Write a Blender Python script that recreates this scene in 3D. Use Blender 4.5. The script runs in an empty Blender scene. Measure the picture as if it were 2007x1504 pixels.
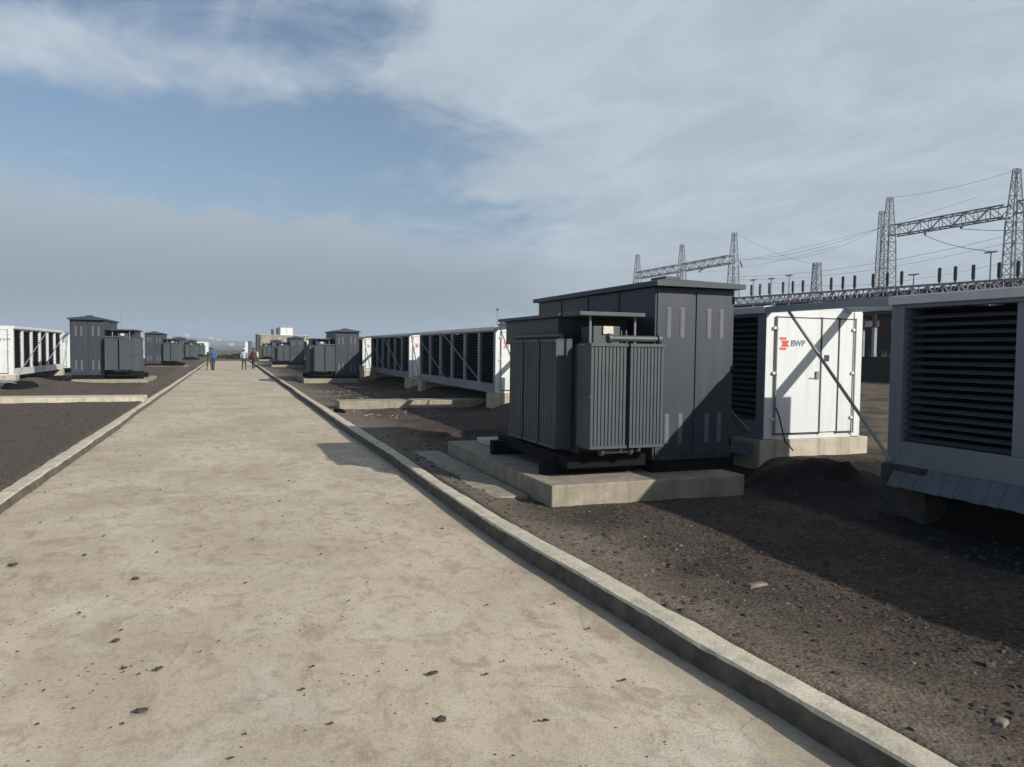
import bpy, bmesh, math, random
from mathutils import Vector, Matrix, noise
R = math.radians
rnd = random.Random(7)
scn = bpy.context.scene
COL = scn.collection

# ------------------------------------------------------------------ camera
cam_d = bpy.data.cameras.new('camera'); cam = bpy.data.objects.new('camera', cam_d)
COL.objects.link(cam); scn.camera = cam
YAW, PITCH, ROLL = 0.36481, 0.045041, 0.012
F = Vector((math.sin(YAW)*math.cos(PITCH), math.cos(YAW)*math.cos(PITCH), -math.sin(PITCH)))
RT = Vector((math.cos(YAW), -math.sin(YAW), 0)); UP = RT.cross(F)
RR = RT*math.cos(ROLL) + UP*math.sin(ROLL); UR = -RT*math.sin(ROLL) + UP*math.cos(ROLL)
m = Matrix((RR, UR, -F)).transposed().to_4x4(); m.translation = Vector((0, 0, 1.7))
cam.matrix_world = m
cam_d.sensor_fit = 'HORIZONTAL'; cam_d.sensor_width = 36; cam_d.lens = 36*1450/2007
cam_d.clip_start = 0.05; cam_d.clip_end = 20000

# ------------------------------------------------------------------ light
SUN_DIR = Vector((-0.62, 1.0, -0.61)).normalized()          # the way the light travels
SUN_EL = math.asin(-SUN_DIR.z); SUN_AZ = math.atan2(-SUN_DIR.x, -SUN_DIR.y)
sd = bpy.data.lights.new('sun', 'SUN'); sd.energy = 5.0; sd.angle = R(0.55); sd.color = (1.0, 0.955, 0.88)
so = bpy.data.objects.new('sun', sd); COL.objects.link(so)
so.rotation_euler = SUN_DIR.to_track_quat('-Z', 'Y').to_euler()
scn.view_settings.view_transform = 'Standard'; scn.view_settings.look = 'None'
scn.view_settings.gamma = 1.0; scn.view_settings.exposure = 0.0
scn.view_settings.use_curve_mapping = False

W = bpy.data.worlds.new('World'); scn.world = W; W.use_nodes = True
nt = W.node_tree; nt.nodes.clear(); N = nt.nodes.new; L = nt.links.new
def mth(op, a, b=None, c=None, clamp=False):
    n = N('ShaderNodeMath'); n.operation = op; n.use_clamp = clamp
    for i, v in enumerate((a, b, c)):
        if v is None: continue
        if isinstance(v, (int, float)): n.inputs[i].default_value = v
        else: L(v, n.inputs[i])
    return n.outputs[0]
def smooth(v, a, b):
    n = N('ShaderNodeMapRange'); n.interpolation_type = 'SMOOTHSTEP'
    L(v, n.inputs[0]); n.inputs[1].default_value = a; n.inputs[2].default_value = b
    return n.outputs[0]
tc = N('ShaderNodeTexCoord'); sep = N('ShaderNodeSeparateXYZ'); L(tc.outputs['Generated'], sep.inputs[0])
X, Y, Z = sep.outputs
el = mth('MULTIPLY', mth('ARCSINE', Z), 57.2958)
az = mth('MULTIPLY', mth('ARCTAN2', X, Y), 57.2958)
zz = mth('ADD', mth('MAXIMUM', Z, 0.0), 0.10)
pu = mth('DIVIDE', X, zz); pv = mth('DIVIDE', Y, zz)
cmb = N('ShaderNodeCombineXYZ'); L(pu, cmb.inputs[0]); L(pv, cmb.inputs[1])
def nz(scale, detail=8, rough=.55, off=(0, 0, 0), dist=.3, sc=(1, 1, 1), src=None):
    mp = N('ShaderNodeMapping'); L(src or cmb.outputs[0], mp.inputs[0])
    mp.inputs['Location'].default_value = off; mp.inputs['Scale'].default_value = sc
    n = N('ShaderNodeTexNoise'); L(mp.outputs[0], n.inputs['Vector'])
    n.inputs['Scale'].default_value = scale; n.inputs['Detail'].default_value = detail
    n.inputs['Roughness'].default_value = rough; n.inputs['Distortion'].default_value = dist
    return n.outputs['Fac']
n_big = nz(0.55, 4, .5, (3, 1, 0)); n_med = nz(1.5, 10, .62, (5.3, 2.1, 0), .6); n_fine = nz(4.0, 8, .6, (1, 7, 0), .9, (1, .5, 1))
nn = mth('ADD', mth('MULTIPLY', n_med, .65), mth('MULTIPLY', n_fine, .35))      # ~0.5 centred
# high veil that thickens to the right of the road
veil = smooth(mth('ADD', az, mth('MULTIPLY', mth('SUBTRACT', n_big, .5), 34)), 5, 36)
left_end = smooth(az, 150, 110)
veil = mth('MULTIPLY', veil, left_end)
# streaky band higher up on the left
band_c = mth('ADD', 19.0, mth('MULTIPLY', az, .02))
bd = mth('DIVIDE', mth('SUBTRACT', el, band_c), 2.2)
band = mth('POWER', 2.718, mth('MULTIPLY', mth('MULTIPLY', bd, bd), -1))
top = mth('MULTIPLY', smooth(el, 19.5, 25), smooth(mth('ABSOLUTE', mth('SUBTRACT', az, 12)), 24, 6))
bias = mth('ADD', mth('ADD', mth('MULTIPLY', veil, .42), mth('MULTIPLY', band, .25)), mth('MULTIPLY', top, .16))
c1 = smooth(mth('ADD', nn, mth('SUBTRACT', bias, .10)), .43, .74)
# low grey bank with a ragged upper edge
bankn = nz(3.2, 9, .65, (4, 4, 0), .8, (1, .5, 1))
edge = mth('ADD', mth('SUBTRACT', 11.2, mth('MULTIPLY', mth('ADD', az, 13), .085)), mth('MULTIPLY', mth('SUBTRACT', nz(1.1, 9, .6, (8, 3, 0), .4), .5), 5.5))
edge = mth('ADD', edge, mth('MULTIPLY', mth('SUBTRACT', bankn, .5), 4.6))
bank = smooth(mth('SUBTRACT', edge, el), -.8, 1.9)
hazeh = smooth(el, 16, 2)
sky = N('ShaderNodeTexSky'); sky.sky_type = 'NISHITA'; sky.sun_disc = False
sky.sun_elevation = SUN_EL; sky.sun_rotation = SUN_AZ
sky.altitude = 300; sky.air_density = 1.0; sky.dust_density = 1.2; sky.ozone_density = 1.6
b_sky = N('ShaderNodeBackground'); L(sky.outputs[0], b_sky.inputs[0]); b_sky.inputs[1].default_value = 0.098
def bg(col, s=1):
    n = N('ShaderNodeBackground'); n.inputs[0].default_value = (*col, 1); n.inputs[1].default_value = s; return n
def mixs(f, a, b):
    n = N('ShaderNodeMixShader'); L(f, n.inputs[0]); L(getattr(a, 'outputs', [a])[0], n.inputs[1]); L(getattr(b, 'outputs', [b])[0], n.inputs[2]); return n.outputs[0]
cl_white = bg((.59, .67, .74)); cl_grey = bg((.425, .48, .53)); cl_low = bg((.232, .27, .305)); cl_shade = bg((.47, .54, .605))
tex_c = smooth(mth('ADD', mth('MULTIPLY', nz(2.3, 10, .66, (11, 4, 0), .7, (1, .6, 1)), .6), mth('MULTIPLY', nz(.8, 6, .6, (2, 9, 0), .5), .4)), .38, .62); cl_blue = bg((.16, .25, .40))
s = mixs(mth('ADD', mth('MULTIPLY', hazeh, .50), .12), b_sky.outputs[0], bg((.25, .345, .44)).outputs[0])
s = mixs(mth('MULTIPLY', c1, .84), s, mixs(tex_c, cl_shade.outputs[0], cl_white.outputs[0]))
lowv = mth('MULTIPLY', smooth(el, 12, 0), mth('SUBTRACT', 1.0, mth('MULTIPLY', veil, .35)))
greyb = mixs(smooth(mth('ADD', el, mth('MULTIPLY', veil, 4)), 11, 2), cl_grey.outputs[0], cl_low.outputs[0])
s = mixs(mth('MULTIPLY', bank, mth('SUBTRACT', .90, mth('MULTIPLY', veil, .50))), s, greyb)
rim = mth('MULTIPLY', mth('MULTIPLY', mth('MULTIPLY', bank, mth('SUBTRACT', 1.0, bank)), 1.3), smooth(bankn, .42, .66))
s = mixs(rim, s, bg((.52, .58, .64)))
ow = N('ShaderNodeOutputWorld'); L(s, ow.inputs[0])

# ------------------------------------------------------------------ materials
MATS = {}
def mat(name, col, rough=.6, metal=0, var=.12, vscale=3.0, bump=0, bscale=60, col2=None, spec=.5, dirt=None, coat=0):
    if name in MATS: return MATS[name]
    mt = bpy.data.materials.new(name); mt.use_nodes = True; t = mt.node_tree; b = t.nodes['Principled BSDF']
    b.inputs['Roughness'].default_value = rough; b.inputs['Metallic'].default_value = metal
    b.inputs['Specular IOR Level'].default_value = spec
    tcn = t.nodes.new('ShaderNodeTexCoord')
    n1 = t.nodes.new('ShaderNodeTexNoise'); n1.inputs['Scale'].default_value = vscale; n1.inputs['Detail'].default_value = 8; n1.inputs['Roughness'].default_value = .65
    t.links.new(tcn.outputs['Object'], n1.inputs['Vector'])
    r = t.nodes.new('ShaderNodeValToRGB'); t.links.new(n1.outputs['Fac'], r.inputs[0])
    c2 = col2 or tuple(c*(1-var*2) for c in col)
    r.color_ramp.elements[0].position = .32; r.color_ramp.elements[0].color = (*c2, 1)
    r.color_ramp.elements[1].position = .68; r.color_ramp.elements[1].color = (*[min(1, c*(1+var*.4)) for c in col], 1)
    out = r.outputs[0]
    if dirt:
        # dirt splashed up near the ground (a stain by height above the thing's own base) and rain streaks
        g = t.nodes.new('ShaderNodeTexNoise'); g.inputs['Scale'].default_value = 1.0; g.inputs['Detail'].default_value = 6
        mp = t.nodes.new('ShaderNodeMapping'); mp.inputs['Scale'].default_value = (9, 9, .8)
        t.links.new(tcn.outputs['Object'], mp.inputs[0]); t.links.new(mp.outputs[0], g.inputs['Vector'])
        rr = t.nodes.new('ShaderNodeValToRGB'); rr.color_ramp.elements[0].position = .50; rr.color_ramp.elements[1].position = .75
        t.links.new(g.outputs['Fac'], rr.inputs[0])
        ml = t.nodes.new('ShaderNodeMath'); ml.operation = 'MULTIPLY'; ml.inputs[1].default_value = dirt[1]; t.links.new(rr.outputs[0], ml.inputs[0])
        mx = t.nodes.new('ShaderNodeMixRGB'); mx.inputs[2].default_value = (*dirt[0], 1)
        t.links.new(ml.outputs[0], mx.inputs[0]); t.links.new(out, mx.inputs[1]); out = mx.outputs[0]
    t.links.new(out, b.inputs['Base Color'])
    if bump:
        n2 = t.nodes.new('ShaderNodeTexNoise'); n2.inputs['Scale'].default_value = bscale; n2.inputs['Detail'].default_value = 6
        t.links.new(tcn.outputs['Object'], n2.inputs['Vector'])
        bp = t.nodes.new('ShaderNodeBump'); bp.inputs['Strength'].default_value = bump; bp.inputs['Distance'].default_value = .01
        t.links.new(n2.outputs['Fac'], bp.inputs['Height']); t.links.new(bp.outputs[0], b.inputs['Normal'])
    MATS[name] = mt; return mt
M_cab = mat('cabinet paint', (.033, .043, .057), .5, var=.08, vscale=1.5, dirt=((.10, .09, .075), .25))
M_rad = mat('radiator paint', (.060, .080, .088), .55, var=.10, vscale=4, dirt=((.11, .11, .10), .4))
M_tank = mat('tank paint', (.045, .058, .060), .45)
M_dark = mat('dark steel', (.008, .008, .010), .85, spec=.15)
M_black = mat('black gap', (.004, .004, .005), .95, spec=.05)
M_vent = mat('vent grille', (.16, .16, .175), .5)
M_white = mat('white paint', (.70, .72, .71), .42, var=.03, vscale=2, dirt=((.45, .42, .36), .35))
M_frame0 = mat('darker right row frame', (.23, .255, .285), .45, var=.06, vscale=2, dirt=((.16, .15, .13), .3))  # frame tone of the right row, darker than the white left row
M_frame = mat('container frame paint', (.34, .37, .40), .40, var=.05, vscale=2, dirt=((.25, .23, .2), .3))
M_blade = mat('louver blade paint', (.075, .085, .10), .6, var=.08, spec=.25)
M_seam = mat('rubber seam', (.05, .05, .05), .7)
M_galv = mat('galvanised steel', (.30, .31, .32), .45, metal=.3, var=.15)
M_bladed = mat('dark louver paint', (.018, .020, .024), .7, spec=.15)
M_footshade = mat('shade-toned footing concrete', (.075, .068, .058), .95, var=.3, vscale=6, bump=.4)  # near container's footing concrete, darkened to carry its shade in the colour
M_skirt = mat('skirt sheet', (.13, .15, .17), .6, var=.15)
M_lattice = mat('lattice steel', (.27, .28, .30), .5, var=.1)
M_ins = mat('dark insulator', (.015, .012, .012), .35)
M_rod = mat('brace rod steel', (.32, .32, .31), .5)
M_red = mat('logo red', (.62, .09, .04), .5, var=.02)
M_grey = mat('logo grey', (.22, .23, .25), .5, var=.02)
M_plate = mat('plate', (.62, .58, .45), .5, var=.05)
M_conc = mat('cast concrete', (.35, .305, .23), .9, var=.18, vscale=5, bump=.5, bscale=50, dirt=((.16, .14, .11), .6))
M_conc2 = mat('pale concrete', (.60, .535, .41), .9, var=.14, vscale=4, bump=.5, bscale=45, dirt=((.22, .19, .15), .6))
M_kerbshade = mat('shade-toned kerb face', (.15, .135, .11), .95, var=.3, vscale=7, bump=.6, bscale=60, dirt=((.10, .09, .075), .8))  # inner kerb face toned darker, its shade painted into the colour
M_footing = mat('footing concrete', (.52, .46, .37), .9, var=.12, vscale=4, bump=.4, bscale=45, dirt=((.28, .22, .15), .9))
M_maroon = mat('maroon sheet', (.06, .022, .022), .7)
M_wallg = mat('dark wall', (.035, .037, .035), .9)
M_stone = mat('pale stone', (.40, .36, .28), .9, var=.3, vscale=2)
M_rock = mat('basalt rock', (.075, .062, .054), .95, var=.4, vscale=12, bump=.6)
M_rockp = mat('pale rock', (.26, .225, .18), .95, var=.3, vscale=12, bump=.6)
M_bush = mat('dark leaves', (.045, .055, .03), .8, var=.4, vscale=9)
M_green = mat('dry grass', (.10, .10, .045), .9, var=.4, vscale=6)
M_cable = mat('black cable', (.02, .02, .02), .6)

def road_mat():
    mt = bpy.data.materials.new('road concrete'); mt.use_nodes = True; t = mt.node_tree; b = t.nodes['Principled BSDF']
    n_, l_ = t.nodes.new, t.links.new
    b.inputs['Roughness'].default_value = .92; b.inputs['Specular IOR Level'].default_value = .25
    tcn = n_('ShaderNodeTexCoord')
    def noi(sc, det=8, ro=.6, scl=(1, 1, 1), dist=0, loc=(0, 0, 0), rot=0):
        mp = n_('ShaderNodeMapping'); mp.inputs['Scale'].default_value = scl; mp.inputs['Location'].default_value = loc; mp.inputs['Rotation'].default_value = (0, 0, rot)
        l_(tcn.outputs['Object'], mp.inputs[0])
        n = n_('ShaderNodeTexNoise'); n.inputs['Scale'].default_value = sc; n.inputs['Detail'].default_value = det
        n.inputs['Roughness'].default_value = ro; n.inputs['Distortion'].default_value = dist; l_(mp.outputs[0], n.inputs['Vector']); return n.outputs['Fac']
    def ramp(v, p0, p1, c0=0, c1=1):
        r = n_('ShaderNodeMapRange'); r.interpolation_type = 'SMOOTHSTEP'; l_(v, r.inputs[0])
        for i, q in enumerate((p0, p1, c0, c1)): r.inputs[i+1].default_value = q
        return r.outputs[0]
    def mix(f, a, c):
        x = n_('ShaderNodeMixRGB')
        if isinstance(f, float): x.inputs[0].default_value = f
        else: l_(f, x.inputs[0])
        if isinstance(a, tuple): x.inputs[1].default_value = (*a, 1)
        else: l_(a, x.inputs[1])
        x.inputs[2].default_value = (*c, 1); return x.outputs[0]
    big = noi(.55, 5, .55, (1, .8, 1), .5); med = noi(3.1, 10, .72, (1.35, .8, 1), .5, (4, 2, 0), .9); sm = noi(11, 9, .78, (1.3, .8, 1), .3, (1, 9, 0), .4)
    fine = noi(70, 4, .7)
    c = mix(ramp(big, .35, .66), (.575, .49, .36), (.45, .372, .27))
    c = mix(ramp(med, .48, .66, 0, .72), c, (.33, .25, .195))
    c = mix(ramp(noi(1.7, 8, .6, (1, 1, 1), 1.0, (12, 5, 0)), .54, .72, 0, .6), c, (.60, .565, .465))
    c = mix(ramp(noi(4.2, 10, .72, (1, 1, 1), .8, (2, 15, 0)), .54, .66, 0, .6), c, (.30, .225, .175))
    c = mix(ramp(noi(1.1, 6, .6, (2.2, .16, 1), .3, (7, 7, 0)), .52, .72, 0, .35), c, (.40, .32, .24))
    c = mix(ramp(sm, .50, .66, 0, .6), c, (.33, .255, .205))
    c = mix(ramp(fine, .5, .68, 0, .6), c, (.29, .235, .18))
    c = mix(ramp(fine, .48, .25, 0, .4), c, (.66, .62, .52))
    # small dark specks of grit
    v = n_('ShaderNodeTexVoronoi'); v.inputs['Scale'].default_value = 17; l_(tcn.outputs['Object'], v.inputs['Vector'])
    sp = n_('ShaderNodeMath'); sp.operation = 'MULTIPLY'; l_(ramp(v.outputs['Distance'], .17, .11), sp.inputs[0]); l_(ramp(noi(2.0, 3, .5, (1, 1, 1), 0, (3, 3, 3)), .52, .6), sp.inputs[1])
    c = mix(sp.outputs[0], c, (.10, .075, .06))
    # hair cracks
    v2 = n_('ShaderNodeTexVoronoi'); v2.feature = 'DISTANCE_TO_EDGE'; v2.inputs['Scale'].default_value = .45
    wp = n_('ShaderNodeMixRGB'); wp.blend_type = 'ADD'; wp.inputs[0].default_value = .55; l_(tcn.outputs['Object'], wp.inputs[1])
    nc = n_('ShaderNodeTexNoise'); nc.inputs['Scale'].default_value = 1.6; nc.inputs['Detail'].default_value = 6; l_(tcn.outputs['Object'], nc.inputs['Vector']); l_(nc.outputs['Color'], wp.inputs[2])
    l_(wp.outputs[0], v2.inputs['Vector'])
    cr = n_('ShaderNodeMath'); cr.operation = 'MULTIPLY'; l_(ramp(v2.outputs['Distance'], .0045, .0015), cr.inputs[0]); l_(ramp(noi(.8, 3, .5, (1, 1, 1), 0, (9, 9, 9)), .54, .66, 0, .35), cr.inputs[1])
    c = mix(cr.outputs[0], c, (.16, .13, .10))
    # dust and damp gathered along both kerbs
    sx = n_('ShaderNodeSeparateXYZ'); l_(tcn.outputs['Object'], sx.inputs[0])
    ax = n_('ShaderNodeMath'); ax.operation = 'ABSOLUTE'; l_(sx.outputs[0], ax.inputs[0])
    dx = n_('ShaderNodeMath'); dx.operation = 'ADD'; l_(ax.outputs[0], dx.inputs[0]); dn = n_('ShaderNodeMath'); dn.operation = 'MULTIPLY'; dn.inputs[1].default_value = .5; l_(med, dn.inputs[0]); l_(dn.outputs[0], dx.inputs[1])
    c = mix(ramp(dx.outputs[0], 2.25, 2.5, 0, .5), c, (.30, .25, .18))
    l_(c, b.inputs['Base Color'])
    ad = n_('ShaderNodeMath'); ad.operation = 'ADD'; l_(fine, ad.inputs[0]); l_(med, ad.inputs[1])
    bp = n_('ShaderNodeBump'); bp.inputs['Strength'].default_value = .35; bp.inputs['Distance'].default_value = .008; l_(ad.outputs[0], bp.inputs['Height']); l_(bp.outputs[0], b.inputs['Normal'])
    return mt
def soil_mat():
    mt = bpy.data.materials.new('soil'); mt.use_nodes = True; t = mt.node_tree; b = t.nodes['Principled BSDF']
    n_, l_ = t.nodes.new, t.links.new
    b.inputs['Roughness'].default_value = .95; b.inputs['Specular IOR Level'].default_value = .2
    tcn = n_('ShaderNodeTexCoord'); sx = n_('ShaderNodeSeparateXYZ'); l_(tcn.outputs['Object'], sx.inputs[0])
    def noi(sc, det=8, ro=.6, dist=0, loc=(0, 0, 0)):
        mp = n_('ShaderNodeMapping'); mp.inputs['Location'].default_value = loc; l_(tcn.outputs['Object'], mp.inputs[0])
        n = n_('ShaderNodeTexNoise'); n.inputs['Scale'].default_value = sc; n.inputs['Detail'].default_value = det
        n.inputs['Roughness'].default_value = ro; n.inputs['Distortion'].default_value = dist; l_(mp.outputs[0], n.inputs['Vector']); return n.outputs['Fac']
    def ramp(v, p0, p1, c0=0, c1=1):
        r = n_('ShaderNodeMapRange'); r.interpolation_type = 'SMOOTHSTEP'; l_(v, r.inputs[0])
        for i, q in enumerate((p0, p1, c0, c1)): r.inputs[i+1].default_value = q
        return r.outputs[0]
    def m2(op, a, c):
        x = n_('ShaderNodeMath'); x.operation = op
        for i, v in enumerate((a, c)):
            if isinstance(v, (int, float)): x.inputs[i].default_value = v
            else: l_(v, x.inputs[i])
        return x.outputs[0]
    def mix(f, a, c):
        x = n_('ShaderNodeMixRGB')
        if isinstance(f, float): x.inputs[0].default_value = f
        else: l_(f, x.inputs[0])
        if isinstance(a, tuple): x.inputs[1].default_value = (*a, 1)
        else: l_(a, x.inputs[1])
        if isinstance(c, tuple): x.inputs[2].default_value = (*c, 1)
        else: l_(c, x.inputs[2])
        return x.outputs[0]
    c = mix(ramp(noi(1.1, 8, .65, .6), .38, .64), (.094, .069, .053), (.050, .038, .031))
    v = n_('ShaderNodeTexVoronoi'); v.inputs['Scale'].default_value = 34; v.inputs['Randomness'].default_value = 1; l_(tcn.outputs['Object'], v.inputs['Vector'])
    sv = n_('ShaderNodeSeparateColor'); l_(v.outputs['Color'], sv.inputs[0])
    c = mix(ramp(sv.outputs[0], .6, .98, 0, .6), c, (.14, .115, .092))
    c = mix(ramp(sv.outputs[1], .80, .9, 0, .8), c, (.022, .018, .017))
    c = mix(ramp(noi(22, 6, .7), .5, .75, 0, .6), c, (.028, .023, .020))
    # tan dust trodden along the kerb
    dust = m2('ADD', sx.outputs[0], m2('MULTIPLY', m2('SUBTRACT', noi(.9, 7, .65, .5, (3, 8, 1)), .5), 2.6))
    c = mix(ramp(dust, 3.9, 2.4, 0, .85), c, mix(ramp(noi(14, 6, .7), .4, .7), (.235, .195, .145), (.12, .10, .078)))
    # only left of +2 that dust does not exist: the left verge is bare soil
    c = mix(ramp(sx.outputs[0], 0.5, -0.5), c, mix(ramp(noi(18, 7, .7, 0, (5, 5, 5)), .42, .66), (.122, .098, .076), (.058, .047, .038)))
    # dry fields beyond the end of the road, and paler ground behind the right-hand row
    c = mix(ramp(sx.outputs[1], 96, 106), c, mix(ramp(noi(.05, 6, .6), .4, .6), (.11, .10, .055), (.16, .13, .085)))
    c = mix(ramp(sx.outputs[0], 8.6, 9.4), c, mix(ramp(noi(1.4, 8, .65), .4, .62), (.16, .125, .085), (.07, .055, .042)))
    # trench soil and spoil painted near black, the pit's shade put into the colour
    nn_ = noi(1.3, 6, .6, .3, (6, 2, 2))
    ex = m2('ADD', sx.outputs[0], m2('MULTIPLY', m2('SUBTRACT', nn_, .5), .6)); ey = m2('ADD', sx.outputs[1], m2('MULTIPLY', m2('SUBTRACT', nn_, .5), .6))
    ms = m2('MULTIPLY', m2('MULTIPLY', ramp(ex, 5.75, 5.95), ramp(sx.outputs[0], 8.4, 8.0)), ramp(ey, 7.75, 7.5))
    c = mix(ms, c, mix(ramp(noi(30, 5, .7, 0, (2, 2, 2)), .4, .7), (.010, .010, .010), (.022, .020, .018)))
    l_(c, b.inputs['Base Color'])
    hh = m2('ADD', m2('MULTIPLY', v.outputs['Distance'], -.6), noi(40, 5, .7))
    bp = n_('ShaderNodeBump'); bp.inputs['Strength'].default_value = .9; bp.inputs['Distance'].default_value = .02; l_(hh, bp.inputs['Height']); l_(bp.outputs[0], b.inputs['Normal'])
    return mt
M_road, M_soil = road_mat(), soil_mat()

# ------------------------------------------------------------------ helpers
class MB:
    """collects shapes and links them as one mesh object"""
    def __init__(s): s.v = []; s.f = []; s.mi = []; s.cur = 0
    def quadbox(s, p):     # 8 points: bottom 4 then top 4
        n = len(s.v); s.v += [tuple(q) for q in p]
        for f in ((0, 3, 2, 1), (4, 5, 6, 7), (0, 1, 5, 4), (1, 2, 6, 5), (2, 3, 7, 6), (3, 0, 4, 7)):
            s.f.append(tuple(n+i for i in f)); s.mi.append(s.cur)
        return s
    def box(s, x0, x1, y0, y1, z0, z1):
        x0, x1 = min(x0, x1), max(x0, x1)
        return s.quadbox([(x0, y0, z0), (x1, y0, z0), (x1, y1, z0), (x0, y1, z0), (x0, y0, z1), (x1, y0, z1), (x1, y1, z1), (x0, y1, z1)])
    def bar(s, a, b, w, h=None):   # square bar from a to b
        a, b = Vector(a), Vector(b); d = (b-a).normalized(); h = h or w
        u = d.cross(Vector((0, 0, 1)));
        if u.length < 1e-3: u = Vector((1, 0, 0))
        u.normalize(); v = u.cross(d); u = u*w/2; v = v*h/2
        return s.quadbox([a-u-v, a+u-v, b+u-v, b-u-v, a-u+v, a+u+v, b+u+v, b-u+v])
    def tube(s, a, b, r, r2=None, n=10, caps=True):
        a, b = Vector(a), Vector(b); d = (b-a).normalized(); r2 = r if r2 is None else r2
        u = d.cross(Vector((0, 0, 1)))
        if u.length < 1e-3: u = Vector((1, 0, 0))
        u.normalize(); v = u.cross(d); k = len(s.v)
        for i in range(n):
            t = 2*math.pi*i/n; o = u*math.cos(t)+v*math.sin(t)
            s.v.append(tuple(a+o*r)); s.v.append(tuple(b+o*r2))
        for i in range(n):
            j = (i+1) % n; s.f.append((k+2*i, k+2*j, k+2*j+1, k+2*i+1)); s.mi.append(s.cur)
        if caps:
            s.f.append(tuple(k+2*i for i in range(n))[::-1]); s.mi.append(s.cur)
            s.f.append(tuple(k+2*i+1 for i in range(n))); s.mi.append(s.cur)
        return s
    def poly(s, pts, f):
        n = len(s.v); s.v += [tuple(p) for p in pts]
        for q in f: s.f.append(tuple(n+i for i in q)); s.mi.append(s.cur)
        return s
    def mesh(s, name, m):
        me = bpy.data.meshes.new(name); me.from_pydata(s.v, [], s.f)
        for q in (m if isinstance(m, (list, tuple)) else [m]): me.materials.append(q)
        me.polygons.foreach_set('material_index', s.mi); me.update()
        bm = bmesh.new(); bm.from_mesh(me); bmesh.ops.recalc_face_normals(bm, faces=bm.faces); bm.to_mesh(me); bm.free()
        return me
    def build(s, name, m, parent=None, bevel=0, loc=None):
        o = bpy.data.objects.new(name, s.mesh(name, m)); COL.objects.link(o)
        if parent: o.parent = parent
        if loc: o.location = loc
        if bevel:
            bv = o.modifiers.new('bevel', 'BEVEL'); bv.width = bevel; bv.segments = 2; bv.limit_method = 'ANGLE'
        return o
def bx(*a): return MB().box(*a)
def tag(o, label=None, cat=None, group=None, kind=None):
    if label: o['label'] = label
    if cat: o['category'] = cat
    if group: o['group'] = group
    if kind: o['kind'] = kind
    return o
def thing(name, label, cat, loc=(0, 0, 0), group=None):
    o = bpy.data.objects.new(name, None); COL.objects.link(o); o.location = loc; o.empty_display_size = .2
    return tag(o, label, cat, group)
def copy_tree(o, loc=None, label=None, group=None, skip=()):
    def rec(a, par):
        c = a.copy(); COL.objects.link(c)
        if par: c.parent = par
        for ch in a.children:
            if ch.name.split('.')[0] not in skip: rec(ch, c)
        return c
    c = rec(o, None)
    if loc: c.location = loc
    if label: c['label'] = label
    if group: c['group'] = group
    return c
def nse(x, y, s=1.0, z=0.0): return noise.noise(Vector((x*s, y*s, z)))
def sstep(a, b, v):
    t = max(0, min(1, (v-a)/(b-a))); return t*t*(3-2*t)

# ------------------------------------------------------------------ ground
def koff(y):
    """the right-hand kerb flares away from the road near the camera"""
    d = 6.6-y
    return 0 if d <= 0 else .058*(d*d/2.4 if d < 1.2 else d-.6)
def ground_z(x, y):
    if 0 < x < 8: x = x-koff(y)*max(0, min(1, (6-x)/3.4))
    far = max(abs(x), abs(y))
    n = (nse(x, y, .35)*.05 + nse(x, y, 1.3, 3)*.018 + nse(x, y, 4.5, 7)*.010) if far < 90 else 0
    if x > 2.42 or x < -2.32:
        if x > 0:
            z = .075*sstep(3.2, 2.45, x)*1.0 + .30*sstep(5.9, 6.9, x)*sstep(6.6, 7.9, y) + .45*sstep(9.2, 20, x)
            if y > 14: z = .07 + .24*sstep(6.3, 7.2, x) + .45*sstep(9.2, 20, x)
            # trench dug along the near containers
            tr = sstep(5.75, 6.15, x + nse(x, y, 1.2, 9)*.5)*sstep(6.98, 6.80, x)*sstep(7.2, 6.6, y + nse(x, y, .9, 4)*.3)
            z = z*(1-tr) - .75*tr
            z = max(z, .50*sstep(6.84, 7.0, x)*sstep(6.2, 5.9, y))  # unseen soil bank added under the near container to block leaking sun
            mound = math.exp(-(((x-6.95)/.62)**2 + ((y-7.05)/.42)**2))
            z += .27*mound*(1+.5*nse(x, y, 3.1, 6)) + .05*nse(x, y, 5, 2)*sstep(5.8, 6.2, x)*sstep(8, 7.5, y)
            tr2 = sstep(5.75, 6.2, x)*sstep(6.75, 6.35, x)*sstep(7.7, 8.2, y)*sstep(12, 11, y)
            z -= .25*tr2
            n *= .5 if x < 2.9 else 1
        else:
            z = .06 + .24*sstep(-2.4, -3.0, x)*sstep(25.6, 29, y)
            z += .16*math.exp(-(((x+5.4)/.5)**2 + ((y-29.5)/1.5)**2)) + .22*math.exp(-(((x+6.6)/.7)**2 + ((y-31)/.6)**2))
        z += n
        if abs(x) > 400 or y > 400: z -= 3*sstep(400, 900, far)
        return z
    return -.16 if y < 95.6 else .0 + n*.5
def spaced(parts):
    out = []
    for a, b, st in parts:
        k = max(1, round((b-a)/st)); out += [a+(b-a)*i/k for i in range(k)]
    out.append(parts[-1][1]); return out
xs = spaced([(-3400, -400, 500), (-400, -60, 40), (-60, -12, 4), (-12, -5, .22), (-5, -2.42, .12), (-2.42, -2.30, .12), (-2.30, -1.9, .2), (-1.9, 2.0, 1.3), (2.0, 2.40, .2), (2.40, 2.46, .06), (2.46, 6, .075), (6, 10, .11), (10, 40, 1.5), (40, 400, 40), (400, 3400, 500)])
ys = spaced([(-400, -20, 60), (-20, -2, 3), (-2, 1.5, .3), (1.5, 9, .075), (9, 16, .12), (16, 42, .25), (42, 100, 1.2), (100, 400, 30), (400, 3400, 500)])
gm = bpy.data.meshes.new('ground')
vs = [(x, y, ground_z(x, y)) for y in ys for x in xs]; nx = len(xs)
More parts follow.
